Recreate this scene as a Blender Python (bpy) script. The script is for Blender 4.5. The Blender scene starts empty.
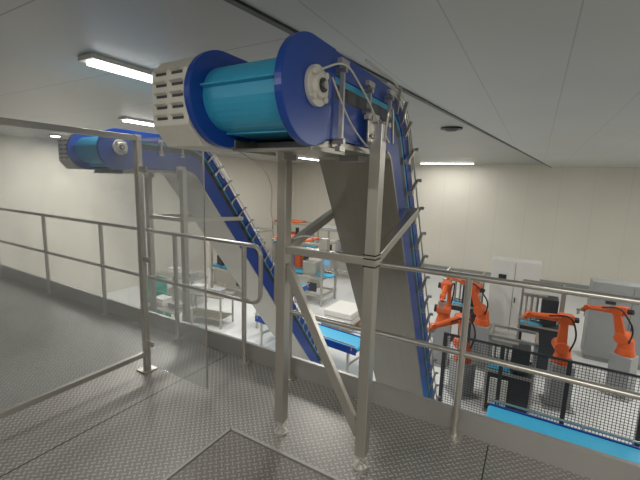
import bpy, bmesh, math, random
from mathutils import Vector, Matrix
random.seed(4)
sc = bpy.context.scene
try:
    sc.view_settings.view_transform = 'Standard'
except Exception:
    pass
R = math.radians

# ------------------------------------------------------------ materials
def mat(name, col, rough=0.5, metal=0.0, noise=0.0, nscale=8.0, bump=0.0, emit=None, estr=0.0, spec=None, stretch=None):
    m = bpy.data.materials.new(name); m.use_nodes = True
    nt = m.node_tree; b = nt.nodes['Principled BSDF']
    b.inputs['Base Color'].default_value = (*col, 1)
    b.inputs['Roughness'].default_value = rough
    b.inputs['Metallic'].default_value = metal
    if spec is not None: b.inputs['Specular IOR Level'].default_value = spec
    if emit:
        b.inputs['Emission Color'].default_value = (*emit, 1)
        b.inputs['Emission Strength'].default_value = estr
    tc = nt.nodes.new('ShaderNodeTexCoord')
    mp = nt.nodes.new('ShaderNodeMapping')
    nt.links.new(tc.outputs['Object'], mp.inputs[0])
    if stretch: mp.inputs['Scale'].default_value = stretch
    n = nt.nodes.new('ShaderNodeTexNoise'); n.inputs['Scale'].default_value = nscale
    n.inputs['Detail'].default_value = 4
    nt.links.new(mp.outputs[0], n.inputs['Vector'])
    if noise > 0:
        r = nt.nodes.new('ShaderNodeMapRange')
        r.inputs['To Min'].default_value = 1 - noise; r.inputs['To Max'].default_value = 1 + noise
        nt.links.new(n.outputs['Fac'], r.inputs['Value'])
        mx = nt.nodes.new('ShaderNodeVectorMath'); mx.operation = 'SCALE'
        mx.inputs[0].default_value = col
        nt.links.new(r.outputs[0], mx.inputs['Scale'])
        nt.links.new(mx.outputs[0], b.inputs['Base Color'])
        rr = nt.nodes.new('ShaderNodeMapRange')
        rr.inputs['To Min'].default_value = max(0.02, rough - noise*0.4); rr.inputs['To Max'].default_value = min(1, rough + noise*0.4)
        nt.links.new(n.outputs['Fac'], rr.inputs['Value'])
        nt.links.new(rr.outputs[0], b.inputs['Roughness'])
    if bump > 0:
        bp = nt.nodes.new('ShaderNodeBump'); bp.inputs['Strength'].default_value = bump
        bp.inputs['Distance'].default_value = 0.01
        nt.links.new(n.outputs['Fac'], bp.inputs['Height'])
        nt.links.new(bp.outputs[0], b.inputs['Normal'])
    return m

M = {}
M['steel'] = mat('stainless_steel', (0.53, 0.51, 0.465), 0.34, 0.82, 0.05, 30, stretch=(6, 6, 0.3))
M['steel_dull'] = mat('brushed_steel_sheet', (0.36, 0.345, 0.305), 0.34, 0.85, 0.08, 3, stretch=(12, 0.6, 0.6))
M['galv'] = mat('galvanised_steel', (0.42, 0.41, 0.39), 0.45, 0.5, 0.06, 5)
M['blue'] = mat('blue_plastic', (0.010, 0.062, 0.34), 0.30, 0, 0.08, 6)
M['cyan'] = mat('cyan_belt', (0.04, 0.37, 0.60), 0.42, 0, 0.06, 10)
M['black'] = mat('black_rubber', (0.012, 0.012, 0.014), 0.5, 0, 0.1, 20)
M['dark'] = mat('dark_plastic', (0.03, 0.033, 0.04), 0.4, 0, 0.1, 20)
M['cover'] = mat('painted_cover', (0.66, 0.64, 0.57), 0.4, 0.1, 0.05, 10)
M['sheet'] = mat('bead_blasted_sheet', (0.50, 0.485, 0.44), 0.45, 0.4, 0.05, 6)
M['white'] = mat('white_enamel', (0.72, 0.71, 0.67), 0.35, 0, 0.04, 10)
M['orange'] = mat('orange_paint', (0.62, 0.11, 0.025), 0.35, 0, 0.06, 10)
M['grey'] = mat('grey_paint', (0.30, 0.31, 0.31), 0.45, 0, 0.06, 10)
M['green'] = mat('green_plastic', (0.02, 0.35, 0.26), 0.4, 0, 0.08, 10)
M['red'] = mat('red_plastic', (0.6, 0.02, 0.015), 0.4, 0, 0.05, 10)
M['wire'] = mat('fence_wire', (0.05, 0.052, 0.055), 0.5, 0.3, 0.1, 10)
M['carton'] = mat('carton', (0.45, 0.30, 0.17), 0.8, 0, 0.1, 10)
M['screen'] = mat('display_screen', (0.02, 0.05, 0.08), 0.15, 0, 0.05, 10, emit=(0.2, 0.5, 0.8), estr=0.6)
M['tube'] = mat('lamp_tube', (1, 1, 1), 0.4, 0, 0, 10, emit=(1, 0.98, 0.94), estr=8)
M['wall'] = mat('wall_panel_cream', (0.68, 0.65, 0.57), 0.6, 0, 0.04, 0.6)
M['fascia'] = mat('platform_edge', (0.33, 0.33, 0.32), 0.5, 0.4, 0.1, 5)
M['hallfloor'] = mat('epoxy_floor', (0.68, 0.69, 0.68), 0.25, 0, 0.06, 0.8)

def glass_mat():
    m = bpy.data.materials.new('clear_acrylic'); m.use_nodes = True
    nt = m.node_tree; nt.nodes.remove(nt.nodes['Principled BSDF'])
    o = nt.nodes['Material Output']
    t = nt.nodes.new('ShaderNodeBsdfTransparent'); t.inputs[0].default_value = (0.94, 0.95, 0.95, 1)
    g = nt.nodes.new('ShaderNodeBsdfGlossy'); g.inputs['Roughness'].default_value = 0.10
    d = nt.nodes.new('ShaderNodeBsdfDiffuse'); d.inputs[0].default_value = (0.8, 0.82, 0.82, 1)
    m1 = nt.nodes.new('ShaderNodeMixShader'); m1.inputs[0].default_value = 0.45
    nt.links.new(g.outputs[0], m1.inputs[1]); nt.links.new(d.outputs[0], m1.inputs[2])
    tc = nt.nodes.new('ShaderNodeNewGeometry')
    n = nt.nodes.new('ShaderNodeTexNoise'); n.inputs['Scale'].default_value = 1.6; n.inputs['Distortion'].default_value = 0.4
    nt.links.new(tc.outputs['Position'], n.inputs['Vector'])
    r = nt.nodes.new('ShaderNodeMapRange'); r.inputs['From Min'].default_value = 0.3; r.inputs['From Max'].default_value = 0.7
    r.inputs['To Min'].default_value = 0.16; r.inputs['To Max'].default_value = 0.34
    nt.links.new(n.outputs['Fac'], r.inputs[0])
    m2 = nt.nodes.new('ShaderNodeMixShader')
    nt.links.new(r.outputs[0], m2.inputs[0]); nt.links.new(t.outputs[0], m2.inputs[1]); nt.links.new(m1.outputs[0], m2.inputs[2])
    nt.links.new(m2.outputs[0], o.inputs[0])
    return m
M['glass'] = glass_mat()

def panel_mat(name, col, period, axis, seam=0.012, seamdark=0.55, offset=0.0, rough=0.4):
    m = bpy.data.materials.new(name); m.use_nodes = True
    nt = m.node_tree; b = nt.nodes['Principled BSDF']; L = nt.links.new
    b.inputs['Roughness'].default_value = rough
    g = nt.nodes.new('ShaderNodeNewGeometry'); s = nt.nodes.new('ShaderNodeSeparateXYZ')
    L(g.outputs['Position'], s.inputs[0])
    def mth(op, a, bb=None):
        n = nt.nodes.new('ShaderNodeMath'); n.operation = op
        if isinstance(a, (int, float)): n.inputs[0].default_value = a
        else: L(a, n.inputs[0])
        if bb is not None:
            if isinstance(bb, (int, float)): n.inputs[1].default_value = bb
            else: L(bb, n.inputs[1])
        return n.outputs[0]
    v = mth('ADD', s.outputs[axis], 100.0 + offset)
    v = mth('MODULO', v, period)
    e = mth('LESS_THAN', v, seam)
    n = nt.nodes.new('ShaderNodeTexNoise'); n.inputs['Scale'].default_value = 0.7; L(g.outputs['Position'], n.inputs['Vector'])
    nr = nt.nodes.new('ShaderNodeMapRange'); nr.inputs['To Min'].default_value = 0.92; nr.inputs['To Max'].default_value = 1.06
    L(n.outputs['Fac'], nr.inputs[0])
    k = mth('SUBTRACT', 1.0, mth('MULTIPLY', e, 1 - seamdark))
    k = mth('MULTIPLY', k, nr.outputs[0])
    mx = nt.nodes.new('ShaderNodeVectorMath'); mx.operation = 'SCALE'; mx.inputs[0].default_value = col
    L(k, mx.inputs['Scale']); L(mx.outputs[0], b.inputs['Base Color'])
    return m
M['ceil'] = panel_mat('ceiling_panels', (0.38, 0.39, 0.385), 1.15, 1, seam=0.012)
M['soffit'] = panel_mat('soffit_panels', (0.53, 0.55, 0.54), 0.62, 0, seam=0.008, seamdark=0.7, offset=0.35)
M['wallp'] = panel_mat('wall_panels', (0.75, 0.72, 0.63), 1.2, 0, seam=0.02, seamdark=0.9, rough=0.5)

def tread_mat(name, col, metal=0.5):
    m = bpy.data.materials.new(name); m.use_nodes = True
    nt = m.node_tree; b = nt.nodes['Principled BSDF']; L = nt.links.new
    g = nt.nodes.new('ShaderNodeNewGeometry')
    mp = nt.nodes.new('ShaderNodeMapping'); mp.inputs['Rotation'].default_value = (0, 0, R(45)); mp.inputs['Scale'].default_value = (33, 33, 33)
    mp.inputs['Location'].default_value = (5000, 5000, 0)
    L(g.outputs['Position'], mp.inputs[0])
    s = nt.nodes.new('ShaderNodeSeparateXYZ'); L(mp.outputs[0], s.inputs[0])
    def mth(op, a, bb=None):
        n = nt.nodes.new('ShaderNodeMath'); n.operation = op
        for i, q in enumerate((a, bb)):
            if q is None: continue
            if isinstance(q, (int, float)): n.inputs[i].default_value = q
            else: L(q, n.inputs[i])
        return n.outputs[0]
    x, y = s.outputs[0], s.outputs[1]
    par = mth('MODULO', mth('ADD', mth('FLOOR', x), mth('FLOOR', y)), 2.0)
    par = mth('GREATER_THAN', par, 0.5)
    fx = mth('SUBTRACT', mth('FRACT', x), 0.5); fy = mth('SUBTRACT', mth('FRACT', y), 0.5)
    inv = mth('SUBTRACT', 1.0, par)
    lx = mth('ADD', mth('MULTIPLY', fx, par), mth('MULTIPLY', fy, inv))
    ly = mth('ADD', mth('MULTIPLY', fy, par), mth('MULTIPLY', fx, inv))
    a1 = mth('DIVIDE', lx, 0.50); a2 = mth('DIVIDE', ly, 0.17)
    d = mth('ADD', mth('MULTIPLY', a1, a1), mth('MULTIPLY', a2, a2))
    h = nt.nodes.new('ShaderNodeMapRange'); h.interpolation_type = 'SMOOTHSTEP'
    h.inputs['From Min'].default_value = 1.25; h.inputs['From Max'].default_value = 0.4
    L(d, h.inputs[0])
    bp = nt.nodes.new('ShaderNodeBump'); bp.inputs['Strength'].default_value = 0.9; bp.inputs['Distance'].default_value = 0.0035
    L(h.outputs[0], bp.inputs['Height']); L(bp.outputs[0], b.inputs['Normal'])
    n = nt.nodes.new('ShaderNodeTexNoise'); n.inputs['Scale'].default_value = 2.2; n.inputs['Detail'].default_value = 6
    L(g.outputs['Position'], n.inputs['Vector'])
    nr = nt.nodes.new('ShaderNodeMapRange'); nr.inputs['To Min'].default_value = 0.75; nr.inputs['To Max'].default_value = 1.2
    L(n.outputs['Fac'], nr.inputs[0])
    wear = mth('ADD', 0.75, mth('MULTIPLY', h.outputs[0], 0.6))
    k = mth('MULTIPLY', wear, nr.outputs[0])
    mx = nt.nodes.new('ShaderNodeVectorMath'); mx.operation = 'SCALE'; mx.inputs[0].default_value = col
    L(k, mx.inputs['Scale']); L(mx.outputs[0], b.inputs['Base Color'])
    b.inputs['Metallic'].default_value = metal; b.inputs['Roughness'].default_value = 0.40
    return m
M['tread'] = tread_mat('tread_plate', (0.41, 0.395, 0.365))
M['tread_dark'] = tread_mat('tread_plate_worn', (0.28, 0.262, 0.232))

# ------------------------------------------------------------ builders
def empty(name, loc=(0, 0, 0), rz=0, s=1.0):
    o = bpy.data.objects.new(name, None); o.location = loc; o.rotation_euler = (0, 0, rz); o.scale = (s, s, s)
    o.empty_display_size = 0.2
    sc.collection.objects.link(o); return o

class Part:
    def __init__(s, name, m, parent=None, bevel=0.0, smooth=False):
        s.name, s.m, s.parent, s.bevel, s.smooth = name, m, parent, bevel, smooth
        s.bm = bmesh.new()
    def _poly(s, a, b):
        n = len(a)
        va = [s.bm.verts.new(p) for p in a]; vb = [s.bm.verts.new(p) for p in b]
        for i in range(n):
            j = (i + 1) % n
            s.bm.faces.new((va[i], va[j], vb[j], vb[i]))
        s.bm.faces.new(list(reversed(va))); s.bm.faces.new(vb)
    def box(s, c, d, rot=None):
        hx, hy, hz = d[0]/2, d[1]/2, d[2]/2
        c = Vector(c)
        def P(x, y, z):
            v = Vector((x, y, z))
            if rot is not None: v = rot @ v
            return v + c
        s._poly([P(-hx, -hy, -hz), P(hx, -hy, -hz), P(hx, hy, -hz), P(-hx, hy, -hz)],
                [P(-hx, -hy, hz), P(hx, -hy, hz), P(hx, hy, hz), P(-hx, hy, hz)])
        return s
    def bar(s, p, q, w, h, up=(0, 0, 1), w2=None, h2=None):
        p, q = Vector(p), Vector(q); d = (q - p).normalized(); up = Vector(up)
        if abs(d.dot(up)) > 0.98: up = Vector((0, 1, 0))
        a = d.cross(up).normalized(); b = a.cross(d).normalized()
        w2 = w2 or w; h2 = h2 or h
        s._poly([p - a*w/2 - b*h/2, p + a*w/2 - b*h/2, p + a*w/2 + b*h/2, p - a*w/2 + b*h/2],
                [q - a*w2/2 - b*h2/2, q + a*w2/2 - b*h2/2, q + a*w2/2 + b*h2/2, q - a*w2/2 + b*h2/2])
        return s
    def cyl(s, p, q, r, seg=16, r2=None):
        p, q = Vector(p), Vector(q); d = (q - p).normalized()
        up = Vector((0, 0, 1)) if abs(d.z) < 0.95 else Vector((1, 0, 0))
        a = d.cross(up).normalized(); b = a.cross(d)
        r2 = r if r2 is None else r2
        A = [p + (a*math.cos(t) + b*math.sin(t))*r for t in [2*math.pi*i/seg for i in range(seg)]]
        B = [q + (a*math.cos(t) + b*math.sin(t))*r2 for t in [2*math.pi*i/seg for i in range(seg)]]
        s._poly(A, B); return s
    def tube(s, pts, r, closed=False, seg=8):
        pts = [Vector(p) for p in pts]; n = len(pts); rings = []
        prev = None
        for i in range(n):
            if closed: t = (pts[(i+1) % n] - pts[i-1]).normalized()
            elif i == 0: t = (pts[1]-pts[0]).normalized()
            elif i == n-1: t = (pts[-1]-pts[-2]).normalized()
            else: t = ((pts[i+1]-pts[i]).normalized() + (pts[i]-pts[i-1]).normalized()).normalized()
            if prev is None:
                u = Vector((0, 0, 1)) if abs(t.z) < 0.9 else Vector((1, 0, 0))
                a = t.cross(u).normalized()
            else:
                a = (prev - t*prev.dot(t)).normalized()
            prev = a; b = t.cross(a)
            rings.append([s.bm.verts.new(pts[i] + (a*math.cos(w) + b*math.sin(w))*r) for w in [2*math.pi*k/seg for k in range(seg)]])
        m = n if closed else n-1
        for i in range(m):
            A, B = rings[i], rings[(i+1) % n]
            for k in range(seg):
                l = (k+1) % seg
                s.bm.faces.new((A[k], A[l], B[l], B[k]))
        if not closed:
            s.bm.faces.new(list(reversed(rings[0]))); s.bm.faces.new(rings[-1])
        return s
    def prism(s, poly, x0, x1):
        s._poly([(x0, y, z) for y, z in poly], [(x1, y, z) for y, z in poly]); return s
    def strip(s, A, B, x0, x1):
        rows = []
        for (a, b) in zip(A, B):
            rows.append([s.bm.verts.new((x0, *a)), s.bm.verts.new((x1, *a)), s.bm.verts.new((x1, *b)), s.bm.verts.new((x0, *b))])
        for i in range(len(rows)-1):
            for k in range(4):
                l = (k+1) % 4
                s.bm.faces.new((rows[i][k], rows[i][l], rows[i+1][l], rows[i+1][k]))
        s.bm.faces.new(rows[0]); s.bm.faces.new(list(reversed(rows[-1])))
        return s
    def done(s):
        bmesh.ops.recalc_face_normals(s.bm, faces=s.bm.faces)
        me = bpy.data.meshes.new(s.name); s.bm.to_mesh(me); s.bm.free()
        me.materials.append(s.m)
        if s.smooth:
            for p in me.polygons: p.use_smooth = True
            try: me.set_sharp_from_angle(angle=R(40))
            except Exception: pass
        o = bpy.data.objects.new(s.name, me); sc.collection.objects.link(o)
        if s.parent: o.parent = s.parent
        if s.bevel:
            b = o.modifiers.new('bevel', 'BEVEL'); b.width = s.bevel; b.segments = 2; b.limit_method = 'ANGLE'
        return o

def fillet(pts, r, n=6, closed=False):
    pts = [Vector(p) for p in pts]; out = []; N = len(pts)
    for i in range(N):
        if not closed and i in (0, N-1): out.append(pts[i]); continue
        p, a, b = pts[i], pts[i-1], pts[(i+1) % N]
        da = (a-p).normalized(); db = (b-p).normalized()
        k = min(r, (a-p).length*0.49, (b-p).length*0.49)
        s, e = p + da*k, p + db*k
        for j in range(n+1):
            t = j/n
            out.append(s*(1-t)**2 + p*2*t*(1-t) + e*t*t)
    return out

# ------------------------------------------------------------ room
HF = -2.6; ZC = 2.62; ZS = 2.50; W = 19.0
XL, XR, YB = -13.0, 9.0, -4.0
Part('floor', M['hallfloor']).box(((XL+XR)/2, (YB+W)/2, HF-0.05), (XR-XL, W-YB, 0.1)).done()
Part('wall_back', M['wallp']).box(((XL+XR)/2, W+0.06, 0), (XR-XL+0.24, 0.12, 5.44)).done()
Part('wall_left', M['wall']).box((XL-0.06, (YB+W)/2, 0), (0.12, W-YB, 5.44)).done()
Part('wall_right', M['wall']).box((XR+0.06, (YB+W)/2, 0), (0.12, W-YB, 5.44)).done()
Part('wall_front', M['wall']).box(((XL+XR)/2, YB-0.06, 0), (XR-XL+0.24, 0.12, 5.44)).done()
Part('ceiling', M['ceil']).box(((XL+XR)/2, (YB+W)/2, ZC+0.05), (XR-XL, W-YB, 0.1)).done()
def sx(y): return -1.43 + (y-1.54)*0.105
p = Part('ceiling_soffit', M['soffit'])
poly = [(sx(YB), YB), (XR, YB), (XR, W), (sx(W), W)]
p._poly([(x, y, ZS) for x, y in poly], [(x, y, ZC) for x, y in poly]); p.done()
p = Part('trim_1', M['dark'])
poly = [(sx(YB)-0.03, YB), (sx(YB)+0.014, YB), (sx(W)+0.014, W), (sx(W)-0.03, W)]
p._poly([(x, y, ZS-0.016) for x, y in poly], [(x, y, ZC) for x, y in poly]); p.done()
Part('baseboard_back', M['grey']).box(((XL+XR)/2, W-0.02, HF+0.08), (XR-XL, 0.03, 0.16)).done()

# ------------------------------------------------------------ platform
YP = 2.38
PL = empty('mezzanine_platform')
Part('tread_deck', M['tread'], PL).box(((-9+6)/2, (YB+YP)/2, -0.01), (15, YP-YB, 0.02)).done()
Part('deck_structure', M['fascia'], PL).box(((-9+6)/2, (YB+YP)/2-0.01, -0.15), (14.98, YP-YB-0.03, 0.26)).done()
p = Part('kick_plate', M['galv'], PL)
p.box((-1.5, YP+0.004, 0.02), (15, 0.008, 0.28)); p.box((-1.5, YP+0.012, 0.156), (15, 0.03, 0.012)); p.done()
p = Part('deck_columns', M['galv'], PL)
for x in (-8.8, -5.5, -2.4, 0.9, 4.5):
    for y in (-3.5, 2.2):
        p.box((x, y, (HF-0.28)/2), (0.14, 0.14, -HF-0.28))
p.done()
p = Part('hatch_plate', M['tread_dark'], PL, bevel=0.001)
p.box((-0.6-0.17, 0.72, 0.003), (1.53, 1.74, 0.006)); p.done()
p = Part('hatch_frame', M['galv'], PL)
p.box((-1.55, 0.72, 0.006), (0.018, 1.78, 0.012)); p.box((-0.77, 1.607, 0.006), (1.57, 0.018, 0.012)); p.done()
p = Part('deck_joints', M['black'], PL)
p.box((-2.3, -0.2, 0.0006), (0.006, 5.1, 0.0015)); p.box((-0.10, 2.0, 0.0006), (0.006, 0.72, 0.0015)); p.done()

# ------------------------------------------------------------ guard railings
def railing(x0, x1, posts, y=2.33, zt=1.06, zm=0.57, r=0.019, end_left=False, end_right=False):
    g = empty('guard_railing')
    p = Part('tubes', M['steel'], g, smooth=True)
    if end_left:
        p.tube(fillet([(x1, y, zt), (x0, y, zt), (x0, y, zm), (x1, y, zm)], 0.10), r, seg=10)
    else:
        p.tube(fillet([(x0, y, zt), (x1, y, zt), (x1, y, zm), (x0, y, zm)], 0.10), r, seg=10)
    p.done()
    q = Part('posts', M['steel'], g, smooth=True)
    for x in posts:
        q.cyl((x, y, 0), (x, y, zt), 0.021, 12); q.cyl((x, y, 0), (x, y, 0.012), 0.055, 16)
    q.done()
railing(-8.9, -1.90, (-2.08, -2.95, -4.2, -5.5, -7.0, -8.6), end_right=True)
railing(-1.74, 5.8, (-1.60, -0.30, 0.95, 2.3, 3.7, 5.2), end_left=True)

# ------------------------------------------------------------ swan-neck conveyor
def conveyor(name, xl, xr, yc, yb, ang, zend, zc=1.93, r=0.20, Ro=0.45, T=0.35, cover=True, rim=0.066, under='steel_dull'):
    g = empty(name)
    a = R(ang); zt = zc + r
    ye = yb + Ro*math.sin(a); ze = zt - Ro + Ro*math.cos(a)
    L = (ze - zend)/math.sin(a)
    def path(d, y0=None, l=None, n=12):
        y0 = yc if y0 is None else y0; l = L if l is None else l
        pts = [(y0, zt-d), (yb, zt-d)]
        for i in range(1, n+1):
            t = a*i/n
            pts.append((yb + (Ro-d)*math.sin(t), zt-Ro + (Ro-d)*math.cos(t)))
        y1, z1 = pts[-1]
        pts.append((y1 + l*math.cos(a), z1 - l*math.sin(a)))
        return pts
    th = 0.022
    for nm, x0, x1 in (('side_plate_left', xl, xl+th), ('side_plate_right', xr-th, xr)):
        p = Part(nm, M['blue'], g, bevel=0.003)
        p.strip(path(0, yc+0.05), path(0.095, yc+0.05), x0, x1)
        p.strip(path(0.185, yc+0.05), path(T, yc+0.05), x0, x1)
        head = [(yc + r*math.cos(t), zc + r*math.sin(t)) for t in [math.pi/2 + math.pi*i/32 for i in range(33)]]
        zb = zc - r
        head = head + [(yc+0.02, zb), (yc+0.17, zt-T), (yc+0.17, zt)]
        p.prism(head, x0-0.006, x1+0.006)
        p.done()
    p = Part('gap_shade_strips', M['dark'], g)  # dark strips fill the recess, its shade put in as colour
    for x0, x1 in ((xl+0.004, xl+0.018), (xr-0.018, xr-0.004)):
        p.strip(path(0.125, yc+0.15), path(0.187, yc+0.15), x0, x1)
    p.done()
    bl = Part('belt', M['cyan'], g)
    rb = r - rim
    bl.strip(path(rim), path(T-0.012), xl+th+0.004, xr-th-0.004)
    n = 18
    semi = [(yc + rb*math.cos(t), zc + rb*math.sin(t)) for t in [math.pi/2 + math.pi*i/n for i in range(n+1)]]
    bl.prism(semi + [(yc+0.02, zc-rb), (yc+0.02, zc+rb)], xl+th+0.004, xr-th-0.004)
    for x0, x1 in ((xl+0.006, xl+0.02), (xr-0.02, xr-0.006)):
        bl.strip(path(0.097, yc+0.1), path(0.123, yc+0.1), x0, x1)
    bl.done()
    fl = Part('belt_flights', M['cyan'], g)
    w = (xr-xl)/2 - th - 0.012; xm = (xl+xr)/2
    for t in (R(168),):
        c, s_ = math.cos(t), math.sin(t)
        fl.bar((xm, yc + rb*c, zc + rb*s_), (xm, yc + (rb+0.022)*c, zc + (rb+0.022)*s_), 2*w, 0.008, up=(0, -s_, c))
    yy = yc + 0.2
    while yy < yb:
        fl.box((xm, yy, zt-0.045), (2*w, 0.01, 0.05)); yy += 0.3
    l = 0.1
    nrm = (math.sin(a), math.cos(a)); dr = (math.cos(a), -math.sin(a))
    while l < L:
        y0 = ye + dr[0]*l; z0 = ze + dr[1]*l
        fl.bar((xm, y0-nrm[0]*0.07, z0-nrm[1]*0.07), (xm, y0-nrm[0]*0.008, z0-nrm[1]*0.008), 2*w, 0.01, up=(0, dr[0], dr[1])); l += 0.28
    fl.done()
    st = Part('underside_cover', M[under], g, bevel=0.002)
    st.strip(path(T-0.004, yb, L-0.15), path(T+0.014, yb, L-0.15), xl-0.012, xr+0.012)
    st.box((xm, (yc+yb)/2+0.1, zt-T-0.016), (xr-xl-0.03, yb-yc-0.2, 0.03))
    st.bar((xm, yc+0.04, zt-T-0.05), (xm, yc+0.34, zt-T-0.03), xr-xl-0.05, 0.012, up=(0, 0, 1))
    for X in (xl+0.03, xr-0.03): st.box((X, yc+0.2, zt-T-0.03), (0.008, 0.3, 0.05))
    st.done()
    s2 = Part('wear_strips', M['steel'], g, smooth=True)
    for sgn, xf in ((1, xr), (-1, xl)):
        for d, y0 in ((-0.035, yb-0.35), (-0.004, yb-0.05), (0.03, yb-0.02), (0.06, yb)):
            s2.tube([(xf+sgn*0.012, y, z) for y, z in path(d, y0, L*0.9 if d < -0.03 else 0.25)], 0.006, seg=6)
    s2.done()
    b = Part('brackets', M['steel'], g)
    for sgn, xf in ((1, xr), (-1, xl)):
        X = xf + sgn*0.022
        l = 0.12
        while l < L-0.1:
            y0 = ye + dr[0]*l; z0 = ze + dr[1]*l
            pa = (X, y0+nrm[0]*0.045, z0+nrm[1]*0.045); pb = (X, y0-nrm[0]*0.13, z0-nrm[1]*0.13)
            b.bar(pa, pb, 0.012, 0.022, up=(1, 0, 0))
            b.bar((X-sgn*0.012, pb[1], pb[2]), (X+sgn*0.02, pb[1], pb[2]), 0.03, 0.03)
            b.cyl((X, pa[1], pa[2]), (X+sgn*0.03, pa[1], pa[2]), 0.012, 10)
            l += 0.235
        for i in range(3):
            t = a*(0.25+0.3*i)
            pa = (X, yb+(Ro+0.04)*math.sin(t), zt-Ro+(Ro+0.04)*math.cos(t)); pb = (X, yb+(Ro-0.12)*math.sin(t), zt-Ro+(Ro-0.12)*math.cos(t))
            b.bar(pa, pb, 0.012, 0.02, up=(1, 0, 0))
        for yy, za, zb2 in ((yc+0.18, zt-0.05, zt-T-0.04), (yc+0.46, zt-0.07, zt-0.22), (yc+0.74, zt-0.05, zt-0.22)):
            b.bar((X+sgn*0.012, yy, za), (X+sgn*0.012, yy, zb2), 0.014, 0.018, up=(1, 0, 0))
            b.box((X+sgn*0.012, yy+0.005, za), (0.02, 0.07, 0.022)); b.box((X+sgn*0.012, yy, zb2), (0.022, 0.05, 0.02))
            b.cyl((X-sgn*0.02, yy, za-0.03), (X+sgn*0.03, yy, za-0.03), 0.012, 10)
            b.cyl((X-sgn*0.02, yy, zb2+0.03), (X+sgn*0.03, yy, zb2+0.03), 0.012, 10)
    b.done()
    h = Part('bearing_housing', M['cover'], g, bevel=0.002, smooth=True)
    X = xr + 0.006; by, bz = yc+0.01, zc+0.02
    h.cyl((X, by, bz), (X+0.018, by, bz), 0.074, 28)
    h.cyl((X+0.018, by, bz), (X+0.035, by, bz), 0.05, 28, 0.044)
    for k in range(4):
        t = R(45+90*k)
        h.cyl((X+0.012, by+0.061*math.cos(t), bz+0.061*math.sin(t)), (X+0.03, by+0.061*math.cos(t), bz+0.061*math.sin(t)), 0.013, 10)
    h.done()
    k = Part('shaft', M['dark'], g, smooth=True)
    k.cyl((X+0.02, by, bz), (X+0.041, by, bz), 0.026, 20); k.done()
    k = Part('shaft_end', M['steel'], g, smooth=True)
    k.cyl((X+0.02, by, bz), (X+0.05, by, bz), 0.014, 16); k.done()
    if cover:
        c = Part('drive_cover', M['cover'], g, bevel=0.004)
        x1 = xl-0.012; x0 = x1-0.22
        prof = [(yc-0.17, zc-0.12), (yc-0.17, zc+0.10), (yc-0.12, zc+0.15), (yc+0.26, zc+0.15), (yc+0.26, zc-0.20), (yc-0.10, zc-0.20)]
        c.prism(prof, x0, x1)
        c.box((x0-0.002, yc+0.05, zc-0.02), (0.012, 0.34, 0.24))
        c.done()
        lo = Part('louvres', M['dark'], g)
        lh = Part('louvre_hoods', M['cover'], g)
        for ix in range(2):
            for iz in range(5):
                cx = x0 + 0.062 + 0.098*ix; cz = zc - 0.09 + 0.044*iz
                lo.box((cx, yc-0.1705, cz), (0.064, 0.003, 0.012))
                lh.bar((cx-0.034, yc-0.178, cz+0.010), (cx+0.034, yc-0.178, cz+0.010), 0.016, 0.005, up=(0, 0.5, 1))
        for iy in range(3):
            for iz in range(4):
                cy = yc-0.06 + 0.10*iy; cz = zc-0.08+0.044*iz
                lo.box((x0-0.009, cy, cz), (0.003, 0.07, 0.014))
        lo.done(); lh.done()
        mt = Part('gear_motor', M['steel'], g, smooth=True)
        mt.cyl((xl-0.02, yc+0.3, zc-0.02), (xl-0.22, yc+0.3, zc-0.02), 0.07, 20); mt.done()
    tl = Part('tail_end', M['steel'], g)
    y1 = ye + dr[0]*(L-0.1); z1 = ze + dr[1]*(L-0.1)
    cy, cz = y1 - nrm[0]*T/2, z1 - nrm[1]*T/2
    tl.cyl((xl-0.04, cy, cz), (xr+0.04, cy, cz), 0.05, 16)
    for X in (xl-0.03, xr+0.03):
        tl.bar((X, cy, cz), (X, cy, HF+0.02), 0.05, 0.05); tl.box((X, cy, HF+0.01), (0.12, 0.12, 0.02))
    tl.done()
    return g

g1 = conveyor('incline_conveyor', -1.225, -0.765, 1.23, 2.03, 59, -2.15, r=0.197)
g2 = conveyor('incline_conveyor', -4.16, -3.60, 2.22, 3.02, 52, -2.15, zc=1.85, Ro=0.60, T=0.38, under='sheet')

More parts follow.
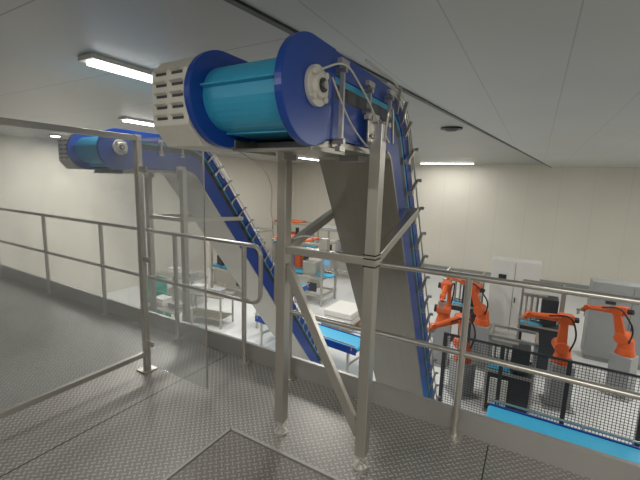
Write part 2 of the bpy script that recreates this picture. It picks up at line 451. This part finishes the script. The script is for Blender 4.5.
def stand(g, xl, xr, y, zl, zr, zfloor, zcross, brace_y, brace_z, diag=True):
    s = 0.062
    p = Part('stand_legs', M['steel'], g, bevel=0.004)
    p.box((xl, y, (zfloor+0.09+zl)/2), (s, s, zl-zfloor-0.09)); p.box((xr, y, (zfloor+0.09+zr)/2), (s, s, zr-zfloor-0.09)); p.done()
    p = Part('stand_feet', M['steel'], g, smooth=True)
    for x in (xl, xr):
        p.cyl((x, y, zfloor), (x, y, zfloor+0.012), 0.042, 20); p.cyl((x, y, zfloor+0.012), (x, y, zfloor+0.03), 0.034, 20, 0.014)
        p.cyl((x, y, zfloor+0.02), (x, y, zfloor+0.1), 0.010, 12); p.cyl((x, y, zfloor+0.07), (x, y, zfloor+0.09), 0.022, 6)
        p.cyl((x, y, zfloor+0.035), (x, y, zfloor+0.047), 0.018, 6)
    p.done()
    p = Part('stand_braces', M['steel'], g, bevel=0.003)
    p.bar((xl+0.03, y, zcross), (xr-0.03, y, zcross), 0.045, 0.045)
    if diag: p.bar((xl+0.025, y+0.005, zcross-0.10), (xr-0.025, y+0.005, zfloor+0.2), 0.055, 0.035, up=(0, 1, 0))
    for x in (xl, xr):
        p.bar((x, y+0.03, zcross), (x, brace_y, brace_z), 0.05, 0.05)
    p.bar((xl, brace_y-0.02, brace_z), (xr, brace_y-0.02, brace_z), 0.035, 0.035)
    p.done()
    p = Part('mount_plates', M['steel'], g, bevel=0.003)
    for x, z, sg in ((xl, zl, 1), (xr, zr, -1)):
        p.box((x+sg*0.03, y, z-0.02), (0.012, 0.13, 0.14))
        p.box((x, y, z+0.003), (0.075, 0.075, 0.008))
    p.done()
    q = Part('bolts', M['steel'], g, smooth=True)
    for x, z, sg in ((xr, zr, 1), (xl, zl, -1)):
        for dy in (-0.045, 0.045):
            for dz in (-0.06, 0.02):
                q.cyl((x-sg*0.02, y+dy, z+dz), (x-sg*0.01, y+dy, z+dz), 0.010, 6)
    q.done()
stand(g1, -1.262, -0.703, 1.76, 1.80, 1.885, 0.0, 1.2, 2.50, 1.42)
p = Part('straps', M['black'], g1)
for z in (1.215, 1.235, 1.175):
    p.box((-0.703, 1.76, z), (0.069, 0.069, 0.006))
p.done()
p = Part('cable_hoop', M['steel'], g1, smooth=True)
p.tube(fillet([(-0.665, 1.74, 1.80), (-0.64, 1.72, 1.95), (-0.66, 1.82, 1.97), (-0.665, 1.86, 1.80)], 0.04), 0.006)
p.done()
stand(g2, -4.20, -3.56, 2.95, 1.67, 1.67, HF, 1.1, 3.95, 1.05, diag=False)

p = Part('sensor_cables', M['cover'], g1, smooth=True)
p.tube(fillet([(-0.74, 1.25, 2.01), (-0.70, 1.37, 2.07), (-0.69, 1.55, 1.98), (-0.70, 1.72, 1.90), (-0.66, 1.80, 1.80)], 0.1), 0.004)
p.tube(fillet([(-0.735, 1.33, 2.0), (-0.72, 1.45, 1.86), (-0.735, 1.62, 1.80), (-0.76, 1.9, 1.74)], 0.1), 0.004)
p.tube(fillet([(-1.22, 1.35, 1.72), (-1.28, 1.6, 1.66), (-1.36, 1.78, 1.55), (-1.40, 1.80, 1.36), (-1.26, 1.82, 1.24), (-1.12, 1.80, 1.30), (-0.98, 1.79, 1.22)], 0.1), 0.004)
p.done()
p = Part('sensor_box', M['cover'], g1, bevel=0.004)
p.box((-1.0, 1.785, 1.25), (0.05, 0.04, 0.07)); p.done()
p = Part('junction_box', M['grey'], g1, bevel=0.004)
p.box((-0.93, 1.95, 1.735), (0.12, 0.10, 0.04)); p.done()

# ------------------------------------------------------------ acrylic guard at left
ag = empty('acrylic_guard_screen')
p = Part('frame', M['steel'], ag, bevel=0.003)
p.box((-2.66, 1.79, 0.95), (0.045, 0.045, 1.9)); p.box((-2.66, 1.79, 0.006), (0.12, 0.12, 0.012))
p.box((-2.66, 0.6, 0.95), (0.045, 0.045, 1.9)); p.box((-2.66, 0.6, 0.006), (0.12, 0.12, 0.012))
p.box((-2.66, 1.2, 1.88), (0.04, 1.16, 0.04)); p.box((-2.66, 1.2, 0.15), (0.04, 1.16, 0.04))
p.box((-1.955, 1.79, 0.97), (0.008, 0.012, 1.82))
for z in (0.25, 0.95, 1.65): p.box((-2.60, 1.783, z), (0.09, 0.012, 0.04))
p.done()
Part('sheet', M['glass'], ag).box((-2.30, 1.79, 0.97), (0.68, 0.006, 1.82)).done()
Part('sheet_side', M['glass'], ag).box((-2.66, 1.2, 1.01), (0.006, 1.16, 1.7)).done()

# ------------------------------------------------------------ hall machinery
def belt_table(loc, rz, length, width, zt, name='belt_conveyor'):
    g = empty(name, loc, rz)
    p = Part('bed', M['blue'], g, bevel=0.006)
    for s_ in (-1, 1): p.box((0, s_*width/2, zt-0.07), (length, 0.03, 0.16))
    p.done()
    p = Part('belt', M['cyan'], g)
    p.box((0, 0, zt-0.035), (length-0.06, width-0.04, 0.05))
    p.cyl((-length/2+0.03, -width/2+0.02, zt-0.06), (-length/2+0.03, width/2-0.02, zt-0.06), 0.05); p.cyl((length/2-0.03, -width/2+0.02, zt-0.06), (length/2-0.03, width/2-0.02, zt-0.06), 0.05)
    p.done()
    p = Part('frame', M['steel'], g, bevel=0.003)
    for sx_ in (-1, 1):
        for sy in (-1, 1):
            p.box((sx_*(length/2-0.2), sy*(width/2-0.02), (zt-0.12)/2), (0.05, 0.05, zt-0.12))
        p.box((sx_*(length/2-0.2), 0, 0.3), (0.04, width, 0.04))
    for sy in (-1, 1):
        p.box((0, sy*(width/2+0.03), zt+0.06), (length, 0.012, 0.03))
        for i in range(5): p.box((-length/2+0.1+i*(length-0.2)/4, sy*(width/2+0.025), zt), (0.02, 0.02, 0.12))
    p.done()
    return g
belt_table((-4.4, 7.2, HF), R(-6), 3.0, 0.6, 0.75)
belt_table((0.90, 5.7, HF), R(0), 2.4, 0.55, 0.85)
belt_table((-6.3, 8.75, HF), R(90), 2.2, 0.5, 0.9)

def table(loc, rz, l=1.4, w=0.7, h=0.9, things=True):
    g = empty('work_table', loc, rz)
    p = Part('top', M['steel'], g, bevel=0.004); p.box((0, 0, h), (l, w, 0.04)); p.box((0, 0, 0.25), (l-0.1, w-0.1, 0.02)); p.done()
    p = Part('legs', M['steel'], g)
    for a in (-1, 1):
        for b in (-1, 1): p.box((a*(l/2-0.05), b*(w/2-0.05), h/2-0.01), (0.04, 0.04, h-0.02))
    p.done()
    if things:
        p = Part('trays', M['white'], g, bevel=0.01); p.box((-l*0.22, 0, h+0.07), (0.42, 0.32, 0.10)); p.box((-l*0.22, 0.02, h+0.16), (0.38, 0.3, 0.07)); p.done()
        p = Part('tote', M['grey'], g, bevel=0.01); p.box((l*0.22, 0.05, h+0.08), (0.36, 0.3, 0.12)); p.done()
table((-8.0, 7.4, HF), R(10))
table((-10.2, 8.3, HF), R(0), 1.8)
table((-7.9, 6.0, HF), R(0), 1.2, 0.6)

def machine(loc, rz, l=2.2, w=1.1, hood='orange'):
    g = empty('packaging_machine', loc, rz)
    p = Part('frame', M['steel'], g, bevel=0.005)
    for a in (-1, 1):
        for b in (-1, 1): p.box((a*(l/2-0.05), b*(w/2-0.05), 1.05), (0.07, 0.07, 2.1))
    for z in (0.35, 0.95, 2.1):
        for b in (-1, 1): p.box((0, b*(w/2-0.05), z), (l, 0.07, 0.07))
        for a in (-1, 1): p.box((a*(l/2-0.05), 0, z), (0.07, w, 0.07))
    p.done()
    p = Part('body', M['steel'], g, bevel=0.02); p.box((-l*0.1, 0, 0.65), (l*0.7, w*0.8, 0.5)); p.box((l*0.2, 0, 1.2), (l*0.25, w*0.6, 0.5)); p.done()
    p = Part('drive_units', M['dark'], g, bevel=0.01); p.box((-l*0.3, -w*0.2, 1.25), (0.25, 0.25, 0.35)); p.cyl((l*0.05, 0, 1.2), (l*0.05, 0, 1.85), 0.09, 16); p.box((l*0.3, -w*0.43, 0.62), (0.35, 0.05, 0.3)); p.done()
    p = Part('hood', M[hood], g, bevel=0.02); p.box((-l*0.15, 0, 2.16), (l*0.62, w*0.85, 0.07)); p.box((-l*0.12, 0.1, 1.35), (0.25, 0.25, 0.5)); p.done()
    p = Part('infeed_belt', M['cyan'], g); p.box((0, -w*0.1, 1.0), (l*1.15, 0.35, 0.05)); p.done()
    p = Part('control_panel', M['grey'], g, bevel=0.01); p.box((l/2+0.12, -w/2+0.1, 1.5), (0.3, 0.12, 0.4)); p.bar((l/2-0.02, -w/2+0.06, 1.5), (l/2+0.02, -w/2+0.06, 1.5), 0.05, 0.05); p.done()
    p = Part('panel_display', M['screen'], g); p.box((l/2+0.12, -w/2+0.038, 1.55), (0.22, 0.006, 0.16)); p.done()
machine((-7.0, 11.0, HF), R(0))
machine((-10.6, 12.0, HF), R(0), hood='grey')
machine((-9.2, 9.9, HF), R(0), 1.8, 0.9, hood='white')
machine((-10.4, 15.5, HF), R(0), hood='orange')
machine((-7.2, 14.6, HF), R(0), hood='grey')

def robot(loc, rz, ph=0.7, a1=15, a2=-40, a3=-70):
    g = empty('robot_arm', loc, rz, 0.88)
    p = Part('pedestal', M['grey'], g, bevel=0.01); p.box((0, 0, ph/2), (0.42, 0.42, ph)); p.box((0, 0, 0.015), (0.6, 0.6, 0.03)); p.done()
    o = Part('arm_castings', M['orange'], g, bevel=0.008, smooth=True)
    o.cyl((0, 0, ph), (0, 0, ph+0.16), 0.20, 24, 0.17); o.cyl((0, 0, ph+0.16), (0, 0, ph+0.38), 0.16, 24, 0.14)
    S = Vector((0.08, 0, ph+0.38))
    o.cyl(S + Vector((0, -0.17, 0)), S + Vector((0, 0.17, 0)), 0.13, 24)
    def d(an): return Vector((math.sin(R(an)), 0, math.cos(R(an))))
    E = S + d(a1)*0.62
    o.bar(S + Vector((0, 0.10, 0)), E + Vector((0, 0.10, 0)), 0.09, 0.20, up=(1, 0, 0.2), w2=0.08, h2=0.14)
    o.cyl(E + Vector((0, -0.13, 0)), E + Vector((0, 0.15, 0)), 0.105, 24)
    o.bar(E - d(a2+90)*0.18, E + d(a2+90)*0.10, 0.2, 0.2, up=(0, 1, 0))
    Wp = E + d(a2+90)*0.66
    o.cyl(E + d(a2+90)*0.08, Wp, 0.085, 20, 0.055)
    o.cyl(Wp + Vector((0, -0.07, 0)), Wp + Vector((0, 0.07, 0)), 0.065, 20)
    T_ = Wp + d(a3+200)*0.14
    o.cyl(Wp, T_, 0.05, 16); o.done()
    k = Part('motor_caps', M['black'], g, smooth=True)
    k.cyl(S + Vector((0, -0.24, 0)), S + Vector((0, -0.17, 0)), 0.10, 20); k.cyl(E + Vector((0, -0.2, 0)), E + Vector((0, -0.13, 0)), 0.075, 20)
    k.cyl(E - d(a2+90)*0.28, E - d(a2+90)*0.18, 0.06, 16)
    k.tube(fillet([S + Vector((-0.15, 0.1, -0.1)), S + Vector((-0.25, 0.18, 0.3)), E + Vector((-0.1, 0.2, 0.15)), E + d(a2+90)*0.3 + Vector((0, 0.12, 0.06))], 0.2), 0.018)
    k.done()
    k = Part('gripper', M['steel'], g); k.box(T_ + Vector((0, 0, -0.02)), (0.2, 0.16, 0.03)); 
    for sx_ in (-1, 1): k.box(T_ + Vector((sx_*0.08, 0, -0.09)), (0.015, 0.12, 0.13))
    k.done()
robot((-1.60, 8.7, HF), R(275), 1.15, -10, 10)
robot((-0.80, 9.1, HF), R(170), 1.15, 20, -15)
robot((-0.95, 7.6, HF), R(215), 0.80, 5, 15)
robot((0.75, 8.2, HF), R(190), 1.0, 0, 0)
robot((1.9, 9.4, HF), R(150), 1.0, 15, 10)

def unit(loc, w, d, h, rz=0):
    g = empty('filling_machine', loc, rz)
    p = Part('housing', M['dark'], g, bevel=0.01); p.box((0, 0, h*0.28), (w, d, h*0.5)); p.box((w*0.2, 0, h*0.72), (w*0.4, d*0.7, h*0.3)); p.done()
    p = Part('frame', M['steel'], g)
    for a in (-1, 1):
        for b in (-1, 1): p.box((a*w/2, b*d/2, h/2), (0.045, 0.045, h))
    for b in (-1, 1): p.box((0, b*d/2, h), (w+0.045, 0.045, 0.045)); p.box((0, b*d/2, h*0.55), (w, 0.04, 0.04))
    for a in (-1, 1): p.box((a*w/2, 0, h), (0.045, d, 0.045))
    p.done()
    p = Part('nozzles', M['steel'], g, smooth=True)
    for i in range(4): p.cyl((-w*0.38+i*w*0.14, 0, h*0.52), (-w*0.38+i*w*0.14, 0, h*0.86), 0.025, 12)
    p.box((-w*0.17, 0, h*0.87), (w*0.6, 0.12, 0.06)); p.done()
    p = Part('covers', M['white'], g, bevel=0.01); p.box((-w*0.2, -d/2-0.03, h*0.3), (w*0.4, 0.03, h*0.35)); p.done()
    p = Part('belt', M['cyan'], g); p.box((-w*0.2, -d*0.2, h*0.55), (w*0.55, d*0.3, 0.03)); p.done()
unit((-0.1, 7.5, HF), 0.75, 0.6, 1.5)
unit((0.35, 9.7, HF), 0.8, 0.6, 2.0)
unit((-1.45, 10.4, HF), 0.9, 0.6, 1.9)

fg = empty('safety_fence')
pf = Part('posts', M['wire'], fg); pw = Part('mesh', M['wire'], fg)
def fence(x0, x1, y, z0=HF, z1=-1.0):
    n = max(1, round((x1-x0)/1.0)); w = (x1-x0)/n
    for i in range(n+1): pf.box((x0+i*w, y, (z0+z1)/2), (0.06, 0.06, z1-z0))
    for z in (z0+0.15, z1-0.02): pf.box(((x0+x1)/2, y, z), (x1-x0, 0.03, 0.03))
    k = x0
    while k < x1: pw.box((k, y, (z0+0.15+z1)/2), (0.006, 0.006, z1-z0-0.17)); k += 0.045
    k = z0+0.2
    while k < z1: pw.box(((x0+x1)/2, y, k), (x1-x0, 0.006, 0.006)); k += 0.045
fence(-1.15, 3.5, 6.6)
pf.done(); pw.done()

def cabinet(loc, w, d, h, m='white'):
    g = empty('control_cabinet', loc)
    p = Part('body', M[m], g, bevel=0.01); p.box((0, 0, h/2+0.05), (w, d, h-0.1)); p.box((0, 0, 0.05), (w-0.06, d-0.06, 0.1)); p.done()
    p = Part('door_details', M['dark'], g); p.box((0, -d/2-0.002, h/2+0.05), (0.008, 0.006, h-0.2)); p.box((0.06, -d/2-0.02, h*0.5), (0.025, 0.03, 0.14)); p.box((-w*0.25, -d/2-0.003, h*0.78), (0.2, 0.008, 0.14)); p.done()
cabinet((-0.3, 11.6, HF), 1.2, 0.5, 2.2)
cabinet((2.2, 11.2, HF), 1.6, 0.5, 2.0, 'grey')
cabinet((-5.0, 15.8, HF), 1.0, 0.5, 1.9)
cabinet((-12.2, 13.8, HF), 1.2, 0.6, 1.9)
cabinet((-5.0, 12.9, HF), 0.7, 0.5, 1.6, 'grey')

def crates(loc, n, m='green'):
    g = empty('plastic_crate_stack', loc)
    p = Part('crates', M[m], g, bevel=0.008)
    for i in range(n):
        z = 0.14+i*0.26
        p.box((0, 0, z-0.11), (0.58, 0.38, 0.02))
        for s_ in (-1, 1): p.box((0, s_*0.19, z), (0.6, 0.02, 0.25)); p.box((s_*0.29, 0, z), (0.02, 0.38, 0.25))
        for s_ in (-1, 1): p.box((0, s_*0.2, z+0.115), (0.62, 0.02, 0.02)); p.box((s_*0.31, 0, z+0.115), (0.02, 0.42, 0.02))
    p.done()
crates((-10.1, 7.2, HF), 4); crates((-9.3, 6.7, HF), 3); crates((-8.6, 13.2, HF), 5, 'blue')
cart = empty('pallet', (-4.6, 9.6, HF))
p = Part('boards', M['carton'], cart)
for i in range(5): p.box((-0.4+i*0.2, 0, 0.13), (0.14, 1.2, 0.02))
for i in range(3): p.box((0, -0.5+i*0.5, 0.06), (1.0, 0.1, 0.12))
p.done(); p = Part('white_sacks', M['white'], cart, bevel=0.03)
for k in range(2): p.box((0, 0, 0.24+0.19*k), (0.9, 1.05, 0.18))
p.done()

g = empty('smoke_detector', (-1.45, 7.1, ZC))
p = Part('detector_body', M['dark'], g, smooth=True)
p.cyl((0, 0, 0), (0, 0, -0.03), 0.19, 20); p.cyl((0, 0, -0.03), (0, 0, -0.06), 0.14, 20, 0.08); p.done()

# ------------------------------------------------------------ lamps
def lamp(x, y, z, length=1.5, along='y', power=60, w=0.22):
    g = empty('fluorescent_lamp', (x, y, z), 0 if along == 'y' else R(90))
    p = Part('housing', M['white'], g, bevel=0.004); p.box((0, 0, -0.02), (w, length, 0.04)); p.done()
    p = Part('tubes', M['tube'], g, smooth=True)
    for s_ in (-1, 1): p.cyl((s_*w*0.25, -length/2+0.05, -0.055), (s_*w*0.25, length/2-0.05, -0.055), 0.015, 10)
    p.done()
    l = bpy.data.lights.new('lamp_light', 'AREA'); l.shape = 'RECTANGLE'; l.size = w; l.size_y = length
    l.energy = power; l.color = (1.0, 0.975, 0.93)
    o = bpy.data.objects.new('lamp_light', l); o.location = (0, 0, -0.08); sc.collection.objects.link(o); o.parent = g
for x, y in ((-3.4, 6.6), (-5.2, 10.5), (-6.5, 5.0), (-8.5, 9.0), (-9.0, 14.5), (-11.3, 6.0)):  # added lamps to light the hall, mostly hidden behind the conveyor
    lamp(x, y, ZC, 1.8, 'y', 104)
for x, y in ((3.2, 7.5), (3.8, 12.0), (6.5, 10.0)):  # added lamps off to the right, lighting the hall
    lamp(x, y, ZS, 1.8, 'y', 98)
lamp(-3.7, 17.6, ZC, 2.4, 'x', 52)
lamp(-3.5, 2.5, ZC, 1.2, 'y', 18)  # added lamp, stands in for a bright area of unknown source
lamp(0.9, -1.0, ZS, 1.5, 'x', 74)  # added unseen lamp behind the camera, brightens the platform
lamp(-2.6, -1.2, ZC, 1.5, 'x', 30)  # added unseen lamp, fills in the platform from the left
lamp(3.5, 1.0, ZS, 1.5, 'y', 42)  # added unseen lamp, fills in the platform from the right

# ------------------------------------------------------------ world + camera
w = bpy.data.worlds.new('world'); sc.world = w; w.use_nodes = True
w.node_tree.nodes['Background'].inputs[0].default_value = (0.8, 0.85, 0.9, 1)
w.node_tree.nodes['Background'].inputs[1].default_value = 0.05
cam = bpy.data.cameras.new('camera'); cam.sensor_width = 36; cam.lens = 36*370/640
cam.clip_start = 0.02
co = bpy.data.objects.new('camera', cam); sc.collection.objects.link(co)
mt = Matrix.Rotation(R(30), 4, 'Z') @ Matrix.Rotation(R(81), 4, 'X') @ Matrix.Rotation(R(1.78), 4, 'Z')
mt.translation = Vector((0, 0, 1.6)); co.matrix_world = mt
sc.camera = co
